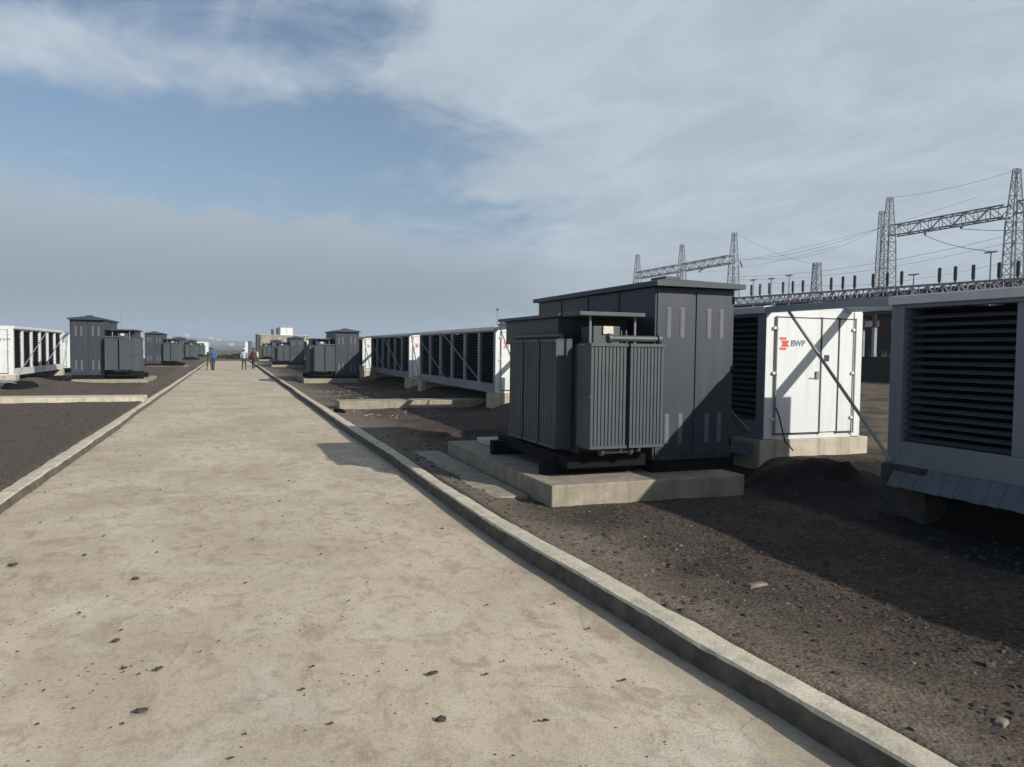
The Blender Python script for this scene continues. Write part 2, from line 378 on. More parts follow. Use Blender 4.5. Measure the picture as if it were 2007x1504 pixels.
gm.from_pydata(vs, [], [(j*nx+i, j*nx+i+1, (j+1)*nx+i+1, (j+1)*nx+i) for j in range(len(ys)-1) for i in range(nx-1)])
gm.materials.append(M_soil); gm.polygons.foreach_set('use_smooth', [True]*len(gm.polygons))
g_o = bpy.data.objects.new('ground', gm); COL.objects.link(g_o); tag(g_o, kind='structure')

rx = spaced([(-2.26, 2.30, .12)]); ry = spaced([(-8, 1, .5), (1, 16, .12), (16, 40, .5), (40, 95.6, 2)])
rm = bpy.data.meshes.new('road'); nx = len(rx)
rm.from_pydata([(x+koff(y)*sstep(1.4, 2.1, x), y, nse(x, y, 1.1)*.003 + nse(x, y, .4, 5)*.008 - .012) for y in ry for x in rx], [], [(j*nx+i, j*nx+i+1, (j+1)*nx+i+1, (j+1)*nx+i) for j in range(len(ry)-1) for i in range(nx-1)])
rm.materials.append(M_road); rm.polygons.foreach_set('use_smooth', [True]*len(rm.polygons))
tag_o = bpy.data.objects.new('road', rm); COL.objects.link(tag_o); tag(tag_o, kind='structure')

def kerb(name, x_in, x_out, ztop, m, seed):
    """hand-cast kerb: inner face, top and outer face with chipped, wandering arrises"""
    yk = spaced([(-6, 2, .2), (2, 14, .06), (14, 40, .3), (40, 95.4, 1.5)]); v = []; k = 8
    sg = 1 if x_out > x_in else -1
    for y in yk:
        w1 = nse(1, y, .22, seed)*.045 + nse(2, y, 1.6, seed)*.012 + nse(3, y, 7, seed)*.005
        w2 = nse(5, y, .3, seed)*.03 + nse(6, y, 2.2, seed)*.014 + nse(7, y, 9, seed)*.008
        h = nse(8, y, .3, seed)*.012 + nse(9, y, 2.5, seed)*.005
        ko = koff(y) if x_in > 0 else 0; xi, xo = x_in + w1 + ko, x_out + w2 + ko; c = .012 + abs(nse(4, y, 5, seed))*.014
        v += [(xi-sg*.012, y, -.15), (xi-sg*.006, y, .02), (xi, y, ztop-c+h), (xi+sg*c, y, ztop+h), ((xi+xo)/2, y, ztop+h+.003), (xo-sg*c, y, ztop+h-.004), (xo, y, ztop-c+h), (xo, y, -.15)]
    f = [(j*k+i, (j+1)*k+i, (j+1)*k+i+1, j*k+i+1) for j in range(len(yk)-1) for i in range(k-1)] + [tuple(range(k)), tuple((len(yk)-1)*k+i for i in range(k))[::-1]]
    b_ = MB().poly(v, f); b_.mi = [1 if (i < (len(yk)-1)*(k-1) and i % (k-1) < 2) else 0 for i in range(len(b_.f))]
    o = b_.build(name, [m, M_kerbshade]); o.data.polygons.foreach_set('use_smooth', [False]*len(o.data.polygons))
    return tag(o, kind='structure')
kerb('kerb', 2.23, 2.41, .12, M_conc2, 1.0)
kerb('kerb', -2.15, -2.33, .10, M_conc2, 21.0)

# low concrete strips that cross the verges
def slab_mesh(name, x0, x1, y0, y1, z0, z1, m, label=None, cat='slab', kind=None, bev=.012, group=None, parent=None):
    o = bx(x0, x1, y0, y1, z0, z1).build(name, m, parent, bevel=bev)
    if kind: tag(o, kind=kind)
    elif label: tag(o, label, cat, group)
    return o
slab_mesh('crossing_kerb', 2.72, 7.6, 20.0, 20.8, -.1, .28, M_conc, 'low concrete walkway crossing the right verge before the louvred containers', 'walkway')
slab_mesh('crossing_kerb', -14, -2.37, 24.1, 25.2, -.1, .20, M_conc2, 'raised concrete strip crossing the left verge with a pale top', 'walkway')
slab_mesh('paving_slab', 2.56, 3.18, 7.75, 11.65, -.1, .052, M_conc, 'flat concrete apron between the right kerb and the near plinth', 'paving')

# hills beyond
def hill(name, x0, x1, y0, h, seed, col):
    nx_, ny_ = 60, 14; v = []
    for j in range(ny_+1):
        for i in range(nx_+1):
            u = i/nx_; t = j/ny_; x = x0+(x1-x0)*u; y = y0 + t*900
            e = math.sin(math.pi*min(1, t*1.0)/1)*1.0 if t < .5 else 1.0
            z = -6 + (h*(.72+.5*nse(u*5, seed, 1)) + nse(x*.004, y*.004, 1, seed)*h*.25)*sstep(0, .6, t)*sstep(0, .12, u)*sstep(1, .88, u)
            v.append((x, y, z))
    f = [(j*(nx_+1)+i, j*(nx_+1)+i+1, (j+1)*(nx_+1)+i+1, (j+1)*(nx_+1)+i) for j in range(ny_) for i in range(nx_)]
    me = bpy.data.meshes.new(name); me.from_pydata(v, [], f); me.materials.append(col); me.polygons.foreach_set('use_smooth', [True]*len(f))
    o = bpy.data.objects.new(name, me); COL.objects.link(o); return tag(o, kind='structure')
M_hill = mat('hill scrub', (.085, .085, .06), .95, var=.3, vscale=.01)
hill('hills', -900, 900, 1750, 44, 2.0, M_hill)
hill('hills', -1500, 1400, 900, 10, 6.0, M_hill)
M_house = mat('house render', (.55, .53, .48), .9)
hr = random.Random(3)
gh = None
dg0 = None
hills_me = bpy.data.objects['hills'].data
def hill_z(x, y):
    nx_, ny_ = 60, 14; i = int((x+900)/1800*nx_); j = int((y-1750)/900*ny_)
    return hills_me.vertices[j*(nx_+1)+i].co.z
for k in range(26):
    y = 1850 + hr.random()*480; px = hr.uniform(-.115, .10) if k < 20 else hr.uniform(-.2, .2); x = px*y
    w = hr.uniform(9, 17); h = hr.uniform(6, 10); z = hill_z(x, y)-2
    b = MB().box(-w/2, w/2, -5, 5, 0, h); b.poly([(-w/2-.5, -5.5, h), (w/2+.5, -5.5, h), (w/2+.5, 5.5, h), (-w/2-.5, 5.5, h), (-w/2, 0, h+3), (w/2, 0, h+3)], [(0, 1, 5, 4), (2, 3, 4, 5), (0, 4, 3), (1, 2, 5)])
    o = b.build('hillside_house', M_house); o.location = (x, y, z)
    tag(o, 'tiny pale house among others on the hazy hillside beyond the road', 'house', 'pale houses on the far hillside')

# ------------------------------------------------------------------ transformer stations
def plinth_mesh(side):
    return bx(0, side*2.52, 0, 4.05, -.12, .25).mesh('plinth', M_conc)
def make_cabinet(side):
    """tall switchgear kiosk, origin at its road-side front corner; body extends away from the road"""
    s = side; w, d = 1.13, 3.53
    t = thing('switchgear_cabinet', '', 'cabinet')
    bx(.03*s, (w-.03)*s, .04, d-.04, .25, .40).build('base_frame', M_dark, t)
    bx(0, w*s, 0, d, .40, 2.47).build('body', M_cab, t, bevel=.008)
    e = .10; rf = MB()
    x0, x1 = (-e*.6)*s, (w+e*.6)*s; y0, y1 = -e*1.4, d+e
    zc = 2.47
    rf.box(x0, x1, y0, y1, zc+.003, zc+.062)
    a = [(x0, y0, zc+.062), (x1, y0, zc+.062), (x1, y1, zc+.062), (x0, y1, zc+.062), ((w/2-.08)*s, .55, zc+.165), ((w/2+.08)*s, .55, zc+.165), ((w/2+.08)*s, d-.55, zc+.165), ((w/2-.08)*s, d-.55, zc+.165)]
    rf.poly(a, [(0, 1, 5, 4), (1, 2, 6, 5), (2, 3, 7, 6), (3, 0, 4, 7), (4, 5, 6, 7)])
    r_o = rf.build('roof', M_cab, t)
    bx((w/2-.11)*s, (w/2+.11)*s, .5, .85, zc+.155, zc+.19).build('ridge_cap', M_cab, r_o)
    # doors: two leaves proud of the body with a dark joint
    for i, (a0, a1) in enumerate(((.03, .525), (.575, w-.03))):
        dd = bx(a0*s, a1*s, -.014, -.001, .46, 2.42).build('door', M_cab, t, bevel=.003)
        for zc_, hh in ((2.05, .36), (.78, .36)):
            for vx in ((.15, .34) if i == 0 else (.72, .90)):
                g = MB()
                g.box((vx)*s, (vx+.062)*s, -.019, -.0145, zc_-hh/2, zc_+hh/2)
                for q in range(12):
                    zq = zc_-hh/2+.015+q*.029
                    g.box((vx+.008)*s, (vx+.054)*s, -.027, -.0195, zq, zq+.012)
                g.build('vent_grille', M_vent, dd)
    for zq in (.55, 1.45, 2.3):
        bx((w-.035)*s, (w-.015)*s, -.03, -.0145, zq, zq+.09).build('hinge', M_dark, t)
    for k in range(5):
        zq = .435
        bx((.12+k*.2)*s, (.135+k*.2)*s, -.022, -.0005, zq-.012, zq+.012).build('bolt', M_vent, t)
    # side wall sheeting seams
    for k in range(1, 4):
        yk = d*k/4
        bx(-.012*s, -.001*s, yk-.02, yk+.02, .42, 2.45).build('side_seam', M_cab, t)
    return t
def rad_pack(mb, x0, x1, y0, y1, z0, z1, axis, n, side=1):
    """row of pressed fins between two thin headers; axis = direction the fins are stacked along"""
    for i in range(n):
        u0 = (i+.10)/n; u1 = (i+.74)/n
        if axis == 'x': mb.box((x0+(x1-x0)*u0)*side, (x0+(x1-x0)*u1)*side, y0, y1, z0, z1)
        else: mb.box(x0*side, x1*side, y0+(y1-y0)*u0, y0+(y1-y0)*u1, z0, z1)
def make_transformer(side):
    """oil transformer between kiosk and road; origin at the kiosk's road-side front corner (x toward the road is negative*side)"""
    s = side; t = thing('power_transformer', '', 'transformer')
    # local x measured from the kiosk wall; road is at negative x
    bx(-.92*s, -.08*s, .12, 2.2, .50, 1.78).build('tank', M_tank, t, bevel=.01)
    for yb in (.25, 2.0):
        bx(-1.30*s, -.05*s, yb, yb+.14, .25, .44).build('skid_beam', M_dark, t)
    bx(-1.12*s, -.10*s, -.02, 2.3, .36, .497).build('skid_plate', M_dark, t)
    for yb in (.32, 2.07):
        for xb in (-1.05, -.2):
            MB().tube(((xb-.05)*s, yb-.03, .34), ((xb+.05)*s, yb-.03, .34), .085, n=14).build('wheel', M_dark, t)
    # front bank: two packs facing along the road
    for a0, a1 in ((-.985, -.53), (-.49, -.045)):
        pk = MB(); rad_pack(pk, a0, a1, -.30, .05, .62, 1.77, 'x', 10, s)
        pk.box((a0+.0)*s, a1*s, -.287, .03, .605, .617); pk.box(a0*s, a1*s, -.287, .03, 1.773, 1.79)
        p = pk.build('radiator', M_rad, t)
        for za, zb_ in ((1.755, 1.785), (.612, .645)):
            bx((a0-.004)*s, (a1+.004)*s, -.312, -.302, za, zb_).build('radiator_rim', M_rad, p)
        # ribbed sheet just behind the fin fronts, so the packs read as pressed panels
        bx((a0+.005)*s, (a1-.005)*s, -.289, .02, .63, 1.76).build('radiator_core', M_rad, p)
    br = MB(); br.box(-1.0*s, -.99*s, -.31, .05, 1.18, 1.21).build('radiator_strap', M_rad, t)
    # side bank: three packs facing the road
    for k, (b0, b1) in enumerate(((.26, .74), (.785, 1.27), (1.315, 1.80))):
        pk = MB(); rad_pack(pk, -1.15, -.94, b0, b1, .56, 1.82, 'y', 8, s)
        pk.box(-1.14*s, -.95*s, b0, b1, .545, .557); pk.box(-1.14*s, -.95*s, b0, b1, 1.823, 1.84)
        p = pk.build('radiator', M_rad, t)
        for za, zb_ in ((1.80, 1.835), (.55, .585)): bx(-1.162*s, -1.152*s, b0, b1, za, zb_).build('radiator_rim', M_rad, p)
        bx(-1.139*s, -.95*s, b0+.005, b1-.005, .57, 1.81).build('radiator_core', M_rad, p)
    bx(-1.16*s, -.95*s, .235, .25, 1.17, 1.20).build('radiator_strap', M_rad, t)
    # header pipes with flanges, top and bottom of the front bank
    for z, y, a0, a1 in ((.575, -.20, -.79, -.42), (1.845, -.22, -.72, -.08)):
        p = MB().tube((a0*s, y, z), (a1*s, y, z), .036, n=12).build('header_pipe', M_rad, t)
        for a in (a0, a1):
            MB().tube(((a-.02)*s, y, z), ((a+.02)*s, y, z), .056, n=12).build('flange', M_rad, p)
    MB().tube((-1.07*s, .30, 1.875), (-1.07*s, 1.75, 1.875), .032, n=12).build('header_pipe', M_tank, t)
    for k in range(3): MB().tube((-1.07*s, .5+k*.53, 1.84), (-1.07*s, .5+k*.53, 1.90), .03, n=10).build('pipe_elbow', M_tank, t)
    # cable box with overhanging lid above the tank
    bx(-1.0*s, -.06*s, .55, 2.35, 1.783, 2.10).build('cable_box', M_cab, t, bevel=.006)
    bx(-1.09*s, -.03*s, .35, 2.45, 2.103, 2.14).build('cable_box_lid', M_cab, t)
    bx(-1.05*s, -.21*s, -.14, .36, 2.10, 2.145).build('bushing_hood', M_rad, t, bevel=.005)
    for a in (-.86, -.28):
        MB().tube((a*s, -.02, 1.79), (a*s, -.02, 2.10), .016, n=8).build('hood_post', M_galv, t)
    bx(-.80*s, -.45*s, .02, .34, 1.783, 1.99).build('terminal_box', M_rad, t, bevel=.01)
    for k in range(3): MB().tube((-.36*s, .05+k*.12, 1.783), (-.36*s, .05+k*.12, 1.95), .035, .02, n=10).build('bushing', M_ins, t)
    bx(-.68*s, -.55*s, -.002, .018, 1.90, 1.99).build('rating_plate', M_plate, t)
    return t
def station(side, x, y, z0, words):
    """plinth, kiosk and transformer; side=+1 right of the road"""
    px = x - side*1.48
    p = bpy.data.objects.new('concrete_plinth', PL[side]); COL.objects.link(p); p.location = (px, y-.40, z0)
    bv = p.modifiers.new('bevel', 'BEVEL'); bv.width = .015; bv.segments = 2
    tag(p, 'concrete plinth under the '+words[0], 'plinth', 'concrete plinths beside the road')
    if first[side]:
        c, t = CAB[side], TR[side]; c.location = (x, y, z0); t.location = (x, y, z0); first[side] = False
    else:
        c = copy_tree(CAB[side], (x, y, z0)); t = copy_tree(TR[side], (x, y, z0))
    tag(c, words[1], 'cabinet', 'dark grey switchgear cabinets along the road')
    tag(t, words[2], 'transformer', 'finned transformers along the road')
PL = {1: plinth_mesh(1), -1: plinth_mesh(-1)}
CAB = {1: make_cabinet(1), -1: make_cabinet(-1)}; TR = {1: make_transformer(1), -1: make_transformer(-1)}
first = {1: True, -1: True}
station(1, 4.70, 7.6, 0, ('large near transformer on the right', 'tall dark grey cabinet with hipped roof and white vent strips, nearest of all', 'large near transformer with ribbed green-grey radiators beside the big cabinet'))
station(1, 4.70, 36.0, 0, ('second cabinet on the right side of the road', 'dark cabinet with diagonal shadow, second along the right side', 'transformer with pale radiators, second along the right side of the road'))
station(1, 4.70, 64.4, 0, ('third cabinet on the right side of the road', 'small distant cabinet, third along the right side', 'small distant transformer, third along the right side'))
station(1, 4.70, 92.8, 0, ('farthest cabinet on the right, below the stone wall', 'farthest tiny cabinet on the right, before the stone wall', 'farthest tiny transformer on the right, before the stone wall'))
LZ = .17
station(-1, -4.42, 31.6, LZ, ('nearest cabinet on the left side', 'tallest looking dark cabinet on the left, next to the white louvred container', 'nearest transformer on the left side, beside the tallest left cabinet'))
station(-1, -4.35, 57.0, .06, ('second cabinet on the left side', 'second dark cabinet along the left side of the road', 'second transformer along the left side of the road'))
station(-1, -4.35, 84.0, 0, ('third cabinet on the left side', 'third small cabinet along the left side', 'third small transformer along the left side'))
station(-1, -4.35, 111.0, 0, ('last cabinet on the left, by the white container', 'last tiny cabinet on the left, by the distant white container', 'last tiny transformer on the left, by the distant white container'))
# loose items on the near plinth
slab_mesh('cable_cover', 3.62, 4.05, 9.75, 11.0, .252, .33, M_conc2, 'low concrete cable cover on the near plinth behind the radiators', 'cable cover')

# ------------------------------------------------------------------ containers
CL, CW, ZB, ZT = 8.45, 1.67, .54, 2.30
def text_mesh(body, size, m, depth=.003):
    c = bpy.data.curves.new('lettering', 'FONT'); c.body = body; c.size = size; c.extrude = depth; c.offset = size*.012; c.resolution_u = 3
    o = bpy.data.objects.new('tmp', c); COL.objects.link(o)
    me = bpy.data.meshes.new_from_object(o.evaluated_get(bpy.context.evaluated_depsgraph_get()))
    bpy.data.objects.remove(o); me.materials.clear(); me.materials.append(m); return me
LETTER = text_mesh('BWP', .115, M_grey)
def make_container(side, blades=True, skirt=False, fine=True):
    """louvred cooling container: long louvred wall toward the road at local x=0, white end doors at local y=0"""
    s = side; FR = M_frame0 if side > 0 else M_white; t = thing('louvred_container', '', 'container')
    pw = .16
    for (a, b) in ((0, pw), (CW-pw, CW)):
        for (c, d) in ((0, pw), (CL-pw, CL)):
            bx(a*s, b*s, c, d, ZB, ZT-.003).build('corner_post', FR if a == 0 else M_white, t, bevel=.006)
    for a, b in ((.0, .12), (CW-.12, CW)):
        bx(a*s, b*s, pw+.002, CL-pw-.002, ZB+.02, .785).build('bottom_rail', FR, t, bevel=.006)
        bx(a*s, b*s, pw+.002, CL-pw-.002, 2.19, ZT-.004).build('top_rail', FR, t, bevel=.006)
    bx(-.045*s, .06*s, -.01, CL+.01, ZT-.07, ZT+.02).build('roof_edge', M_white, t, bevel=.006)
    bx(.0*s, CW*s, .01, CL-.01, ZT, ZT+.03).build('roof', M_white, t)
    bx(-.02*s, -.003*s, .0, CL, ZB+.0, ZB+.035).build('foot_ledge', FR, t)
    n = 6; y0, y1 = pw, CL-pw; PW = .20; net = (y1-y0-5*PW)/6; bay = net+PW
    bx(.26*s, .30*s, y0, y1, .79, 2.185).build('coil_panel', M_black, t)
    bx((CW-.06)*s, (CW-.02)*s, y0, y1, .79, 2.185).build('back_wall', M_white, t)
    blade_me = MB().quadbox([(0, 0, 0), (.004*s, 0, -.012), (.004*s, net, -.012), (0, net, 0), (.055*s, 0, .026), (.059*s, 0, .014), (.059*s, net, .014), (.055*s, net, .026)]).mesh('louver_blade', M_blade)
    for k in range(n):
        ya = y0+k*bay
        if k: bx(.012*s, .10*s, ya-PW+.002, ya-.002, .788, 2.187).build('louver_post', FR, t, bevel=.004)
        if blades:
            for q in range(17):
                o = bpy.data.objects.new('louver_blade', blade_me); COL.objects.link(o); o.parent = t
                o.location = (.05*s, ya, .81+q*.080)
        else:
            mb = MB()
            for q in range(17):
                z = .81+q*.080
                mb.quadbox([(.05*s, ya, z), (.055*s, ya, z-.014), (.055*s, ya+net, z-.014), (.05*s, ya+net, z), (.105*s, ya, z+.024), (.11*s, ya, z+.012), (.11*s, ya+net, z+.012), (.105*s, ya+net, z+.024)])
            tag(mb.build('louver_blades', M_bladed, t), kind='stuff')
    # bright diagonal brace rods standing off the louvres
    for (ya, za, yb, zb) in (((.20, .64, 2.9, 2.24),) if blades else ((.62, .64, 5.1, 2.24), (4.3, .64, 8.2, 2.05))):
        MB().tube((-.055*s, ya, za), (-.055*s, yb, zb), .016, n=8).build('brace', M_rod, t)
    # closed far end, floor pan, then the near end wall with doors
    bx(pw*s, (CW-pw)*s, CL-.05, CL-.02, ZB, 2.27).build('end_wall', M_white, t)
    bx(.125*s, (CW-.125)*s, pw, CL-pw, ZB+.03, ZB+.10).build('floor_pan', M_seam, t)
    bx(.11*s, .27*s, pw-.0, pw+.03, .79, 2.18).build('louver_jamb', M_blade, t); bx(.11*s, .27*s, CL-pw-.03, CL-pw, .79, 2.18).build('louver_jamb', M_blade, t)
    bx(pw*s, (CW-pw)*s, .02, .05, ZB, 2.27).build('end_wall', M_white, t)
    bx(pw*s, (CW-pw)*s, -.0, .10, 2.19, ZT-.003).build('door_header', M_white, t)
    bx(pw*s, (CW-pw)*s, -.004, .09, ZB, .61).build('door_sill', M_white, t)
    bx(.005*s, .15*s, -.012, -.001, ZB+.01, ZT-.02).build('corner_cover', M_white, t)
    bx((CW-.15)*s, (CW-.005)*s, -.012, -.001, ZB+.01, ZT-.02).build('corner_cover', M_white, t)
    leaves = [(.17, .92), (.94, 1.23), (1.25, CW-.165)]
    doors = []
    for a, b in leaves:
        d_ = bx(a*s, b*s, -.020, .017, .625, 2.175).build('door_leaf', M_white, t, bevel=.004); doors.append(d_)
    sm = MB()
    for a in (.93, 1.24): sm.box((a-.014)*s, (a+.014)*s, -.024, .018, .60, 2.20)
    sm.box(.17*s, .92*s, -.024, .018, .606, .622); sm.box(1.25*s, (CW-.165)*s, -.024, .018, .606, .622); sm.box(.17*s, (CW-.165)*s, -.024, -.006, 2.178, 2.192)
    sm.build('door_seal', M_seam, t)
    for a in (.155, CW-.155):
        MB().tube((a*s, -.040, .60), (a*s, -.040, 2.2), .012, n=8).build('lock_rod', M_galv, t)
        for z in (.80, 1.42, 2.02):
            bx((a-.05)*s, (a+.05)*s, -.045, -.013, z, z+.035).build('hinge', M_white, t)
    bx(.84*s, .90*s, -.045, -.021, 1.36, 1.46).build('handle', M_galv, doors[0])
    bx(.74*s, .84*s, -.032, -.021, 1.36, 1.375).build('handle_lever', M_galv, doors[0])
    bx(.99*s, 1.07*s, -.028, -.021, 1.60, 1.685).build('keypad', M_seam, doors[1])
    # emblem: stacked red bars forming a broken block S, with grey letters beside it
    lg = MB(); ox = .22 if s > 0 else -.50
    for (a, b, z0, z1) in ((0, .11, 1.885, 1.915), (.03, .15, 1.845, 1.872), (.05, .13, 1.818, 1.843), (.03, .15, 1.79, 1.815), (0, .11, 1.75, 1.778)):
        lg.box(ox+a, ox+b, -.024, -.0205, z0, z1)
    lg.build('logo', M_red, doors[0])
    lt = bpy.data.objects.new('lettering', LETTER); COL.objects.link(lt); lt.parent = doors[0]
    lt.rotation_euler = (R(90), 0, 0); lt.location = (ox+.185, -.0235, 1.80)
    if skirt:
        for k in range(54):
            ya = .1+k*.152
            if ya > CL-.2: break
            e = .004*((k*7) % 3)
            MB().quadbox([((-.15-e)*s, ya, .325-e), ((-.14-e)*s, ya, .318-e), ((-.14-e)*s, ya+.147, .318), ((-.15-e)*s, ya+.147, .325), (-.012*s, ya, .545), (.0*s, ya, .532), (.0*s, ya+.147, .532), (-.012*s, ya+.147, .545)]).build('skirt_board', M_skirt, t)
    return t
CR = make_container(1, True, True)
def footing(x, y, z0, z1, side, label, w=1.82):
    o = bx(-.06*side, w*side, 0, .55, z0, z1-.004).build('footing_block', M_footshade if z0 < -.5 else M_footing, None, bevel=.01, loc=(x, y, 0)); tag(o, label, 'footing', 'concrete footings under the containers'); return o
XR = 6.65
starts = [(-2.45, 'near louvred container cut by the right edge of the photo'), (8.0, 'white container with logo door and full brace shadow, behind the big cabinet'),
          (18.7, 'long louvred container whose white end shows left of the near transformer'), (28.9, 'louvred container beyond the long one, its white end between two dark louvre walls'), (39.9, 'white container end just right of the second right cabinet')]
for i, (y, lab) in enumerate(starts):
    if i == 0: CR.location = (XR, y, 0); o = CR
    elif i == 1: o = copy_tree(CR, (XR, y, 0))
    elif i == 2:
        CF = make_container(1, False, False); CF.location = (XR, y, 0); o = CF
    else: o = copy_tree(CF, (XR, y, 0))
    tag(o, lab, 'container', 'white louvred containers in rows')
    footing(XR, y-.02, -.7 if i == 0 else .0, ZB, 1, 'concrete footing under the near end of the '+('container cut by the photo edge' if i == 0 else ['', 'white logo door container', 'long louvred container', 'middle louvred container', 'container end by the second right cabinet'][i]))
    footing(XR, y+CL-.53, -.7 if i == 0 else .0, ZB, 1, 'concrete footing under the far end of the '+('container cut by the photo edge' if i == 0 else ['', 'white logo door container', 'long louvred container', 'middle louvred container', 'container end by the second right cabinet'][i]))
for i, y in enumerate((50.0, 60.2, 70.4, 80.6)):
    tag(copy_tree(CF, (XR, y, 0)), ['container hidden mostly behind the second right cabinet', 'distant right container beside the third right cabinet', 'distant right container past the third right cabinet', 'farthest container of the right row'][i], 'container', 'white louvred containers in rows')
CLF = make_container(-1, False, False)
XL = -7.3
CLF.location = (XL, 31.4, .03); tag(CLF, 'white louvred container at the left edge with crossing brace rods', 'container', 'white louvred containers in rows')
footing(XL, 31.38, 0, ZB+.03, -1, 'concrete footing at the near end of the left edge container')
footing(XL, 39.32, 0, ZB+.03, -1, 'concrete footing at the far end of the left edge container')
for i, y in enumerate((41.6, 51.8, 62.0, 72.2)):
    tag(copy_tree(CLF, (XL, y, .03)), ['white container end seen just left of the nearest left cabinet', 'left container behind the nearest left cabinet', 'left container before the second left cabinet', 'left container beyond the second left cabinet'][i], 'container', 'white louvred containers in rows')

# beams and stays that tie one container to the next
def link_frame(x, side, ya, yb, z, label, left=True):
    t = thing('linking_frame', label, 'steel frame', (x, ya, z), 'steel frames linking the containers')
    g = yb-ya; s = side
    bx(-.03*s, .08*s, .012, g-.012, 2.235, 2.315).build('top_beam', M_frame, t, bevel=.004)
    bx(1.37*s, 1.49*s, .012, g-.012, 2.285, 2.37).build('top_beam', M_frame, t, bevel=.004)
    MB().tube((-.02*s, -.08, .56), (-.02*s, g-.45, 2.235), .019, n=8).build('brace', M_rod, t)
    return t
link_frame(XR, 1, -2.45+CL, 8.0, 0, 'steel beam and dark diagonal brace crossing in front of the logo door')
link_frame(XR, 1, 8.0+CL, 18.7, 0, 'beam and brace before the white end left of the near transformer')
link_frame(XR, 1, 18.7+CL, 28.9, 0, 'beam and brace before the second white container end')
link_frame(XR, 1, 28.9+CL, 39.9, 0, 'beam and brace before the white end by the second right cabinet')
link_frame(XL, -1, 31.4+CL, 41.6, .03, 'beam and brace between the two left containers')
# tall side panel standing beside the logo container, and hanging cables
o = bx(8.335, 8.395, 8.35, 8.95, .72, 2.28).build('side_panel', mat('pale blue panel', (.42, .50, .50), .5)); tag(o, 'pale bluish side panel standing against the right side of the logo container', 'panel')
def cable(pts, r, name, label):
    mb = MB()
    for a, b in zip(pts[:-1], pts[1:]): mb.tube(a, b, r, n=6)
    return tag(mb.build(name, M_cable), label, 'cable')
cable([(6.80, 7.94, .98), (6.86, 7.93, .85), (6.92, 7.92, .62), (6.94, 7.90, .52), (7.0, 7.88, .46), (7.04, 7.86, .40)], .010, 'hanging_cable', 'thin black cable hanging over the pale footing under the logo doors')

# ------------------------------------------------------------------ substation behind the right-hand row
def lattice(mb, p0, p1, w0, w1, n, r, square=True):
    """lattice bracing on the four faces of a tapering mast/truss between p0 and p1"""
    p0, p1 = Vector(p0), Vector(p1); d = (p1-p0).normalized()
    u = d.cross(Vector((0, 0, 1)));
    if u.length < 1e-3: u = Vector((1, 0, 0))
    u.normalize(); v = u.cross(d)
    def c(t, k):
        w = (w0+(w1-w0)*t)/2; su, sv = ((-1, -1), (1, -1), (1, 1), (-1, 1))[k % 4]
        return p0+(p1-p0)*t+u*su*w+v*sv*w
    for i in range(n):
        a, b = i/n, (i+1)/n
        for k in range(4):
            if i % 2: mb.bar(c(a, k), c(b, k+1), r)
            else: mb.bar(c(a, k+1), c(b, k), r)
            mb.bar(c(b, k), c(b, k+1), r)
    return c
def tower(x, y, label, h=11.4, g='lattice towers of the substation', base=.5, w=.92):
    t = thing('lattice_tower', label, 'tower', (x, y, base), g)
    hb = h*.76-base; mb = MB(); c = lattice(mb, (0, 0, 0), (0, 0, hb), w, w*.62, 15, .030)
    for k in range(4): MB().bar(c(0, k), c(1, k), .075).build('leg', M_lattice, t)
    c2 = lattice(mb, (0, 0, hb), (0, 0, h-base), w*.62, .24, 6, .028)
    pk = MB()
    for k in range(4): pk.bar(c2(0, k), c2(1, k), .055)
    pk.bar((-.35*w, 0, h-base-.12), (.35*w, 0, h-base-.12), .05)
    tag(mb.build('bracing', M_lattice, t), kind='stuff'); pk.build('peak', M_lattice, t)
    return t
TX = 38.2
for y, lab in ((27.0, 'tallest lattice tower at the right edge above the near container'), (34.9, 'lattice tower second from the right edge, at the left end of the long beam'), (50.0, 'lattice tower just right of the big cabinet roof'), (57.4, 'middle distant lattice tower above the big cabinet roof'), (65.2, 'smallest distant lattice tower at the left end of the far beam')):
    tower(TX, y, lab)
tower(TX+7, 42.0, 'pale lattice tower mast peeking out behind the second tower', 12.3, w=.6)
tower(26, 27.8, 'short narrow lattice tower between the insulators', 6.0, w=.55)
def truss(y0, y1, z, lab, taper=True):
    t = thing('gantry_beam', lab, 'beam', (TX, y0, z)); L_ = y1-y0
    mb = MB(); c = lattice(mb, (0, 0, 0), (0, L_, 0), .62, .62, int(L_*1.5), .036)
    for k in range(4): MB().bar(c(0, k), c(1, k), .07).build('chord', M_lattice, t)
    tag(mb.build('bracing', M_lattice, t), kind='stuff'); return t
truss(12.0, 26.65, 9.35, 'lattice beam running out of the photo at the right edge')
truss(27.4, 34.5, 9.3, 'lattice beam between the two nearest towers')
truss(50.3, 57.1, 9.3, 'right half of the far lattice beam above the big cabinet')
truss(57.8, 64.9, 9.3, 'left half of the far lattice beam above the big cabinet')
def string(p, q, lab):
    a, b = Vector(p), Vector(q); mb = MB(); n = 10
    for i in range(n): mb.tube(a+(b-a)*(i/n), a+(b-a)*((i+.55)/n), .065, n=8)
    mb.tube(a, b, .02, n=6)
    return tag(mb.build('insulator_string', M_galv), lab, 'insulator', 'insulator strings on the beams')
string((TX, 32.3, 8.99), (TX-1.2, 31.3, 8.55), 'insulator string hanging from the left part of the near beam')
string((TX, 29.9, 8.95), (TX-1.2, 29.1, 8.6), 'insulator string hanging from the right part of the near beam')
string((TX, 54.0, 8.95), (TX-1.1, 53.2, 8.5), 'insulator string under the far beam beside the cabinet roof')
string((TX+.2, 49.2, 8.6), (TX-.6, 48.4, 8.9), 'insulator string on the side of the tower next to the cabinet roof')
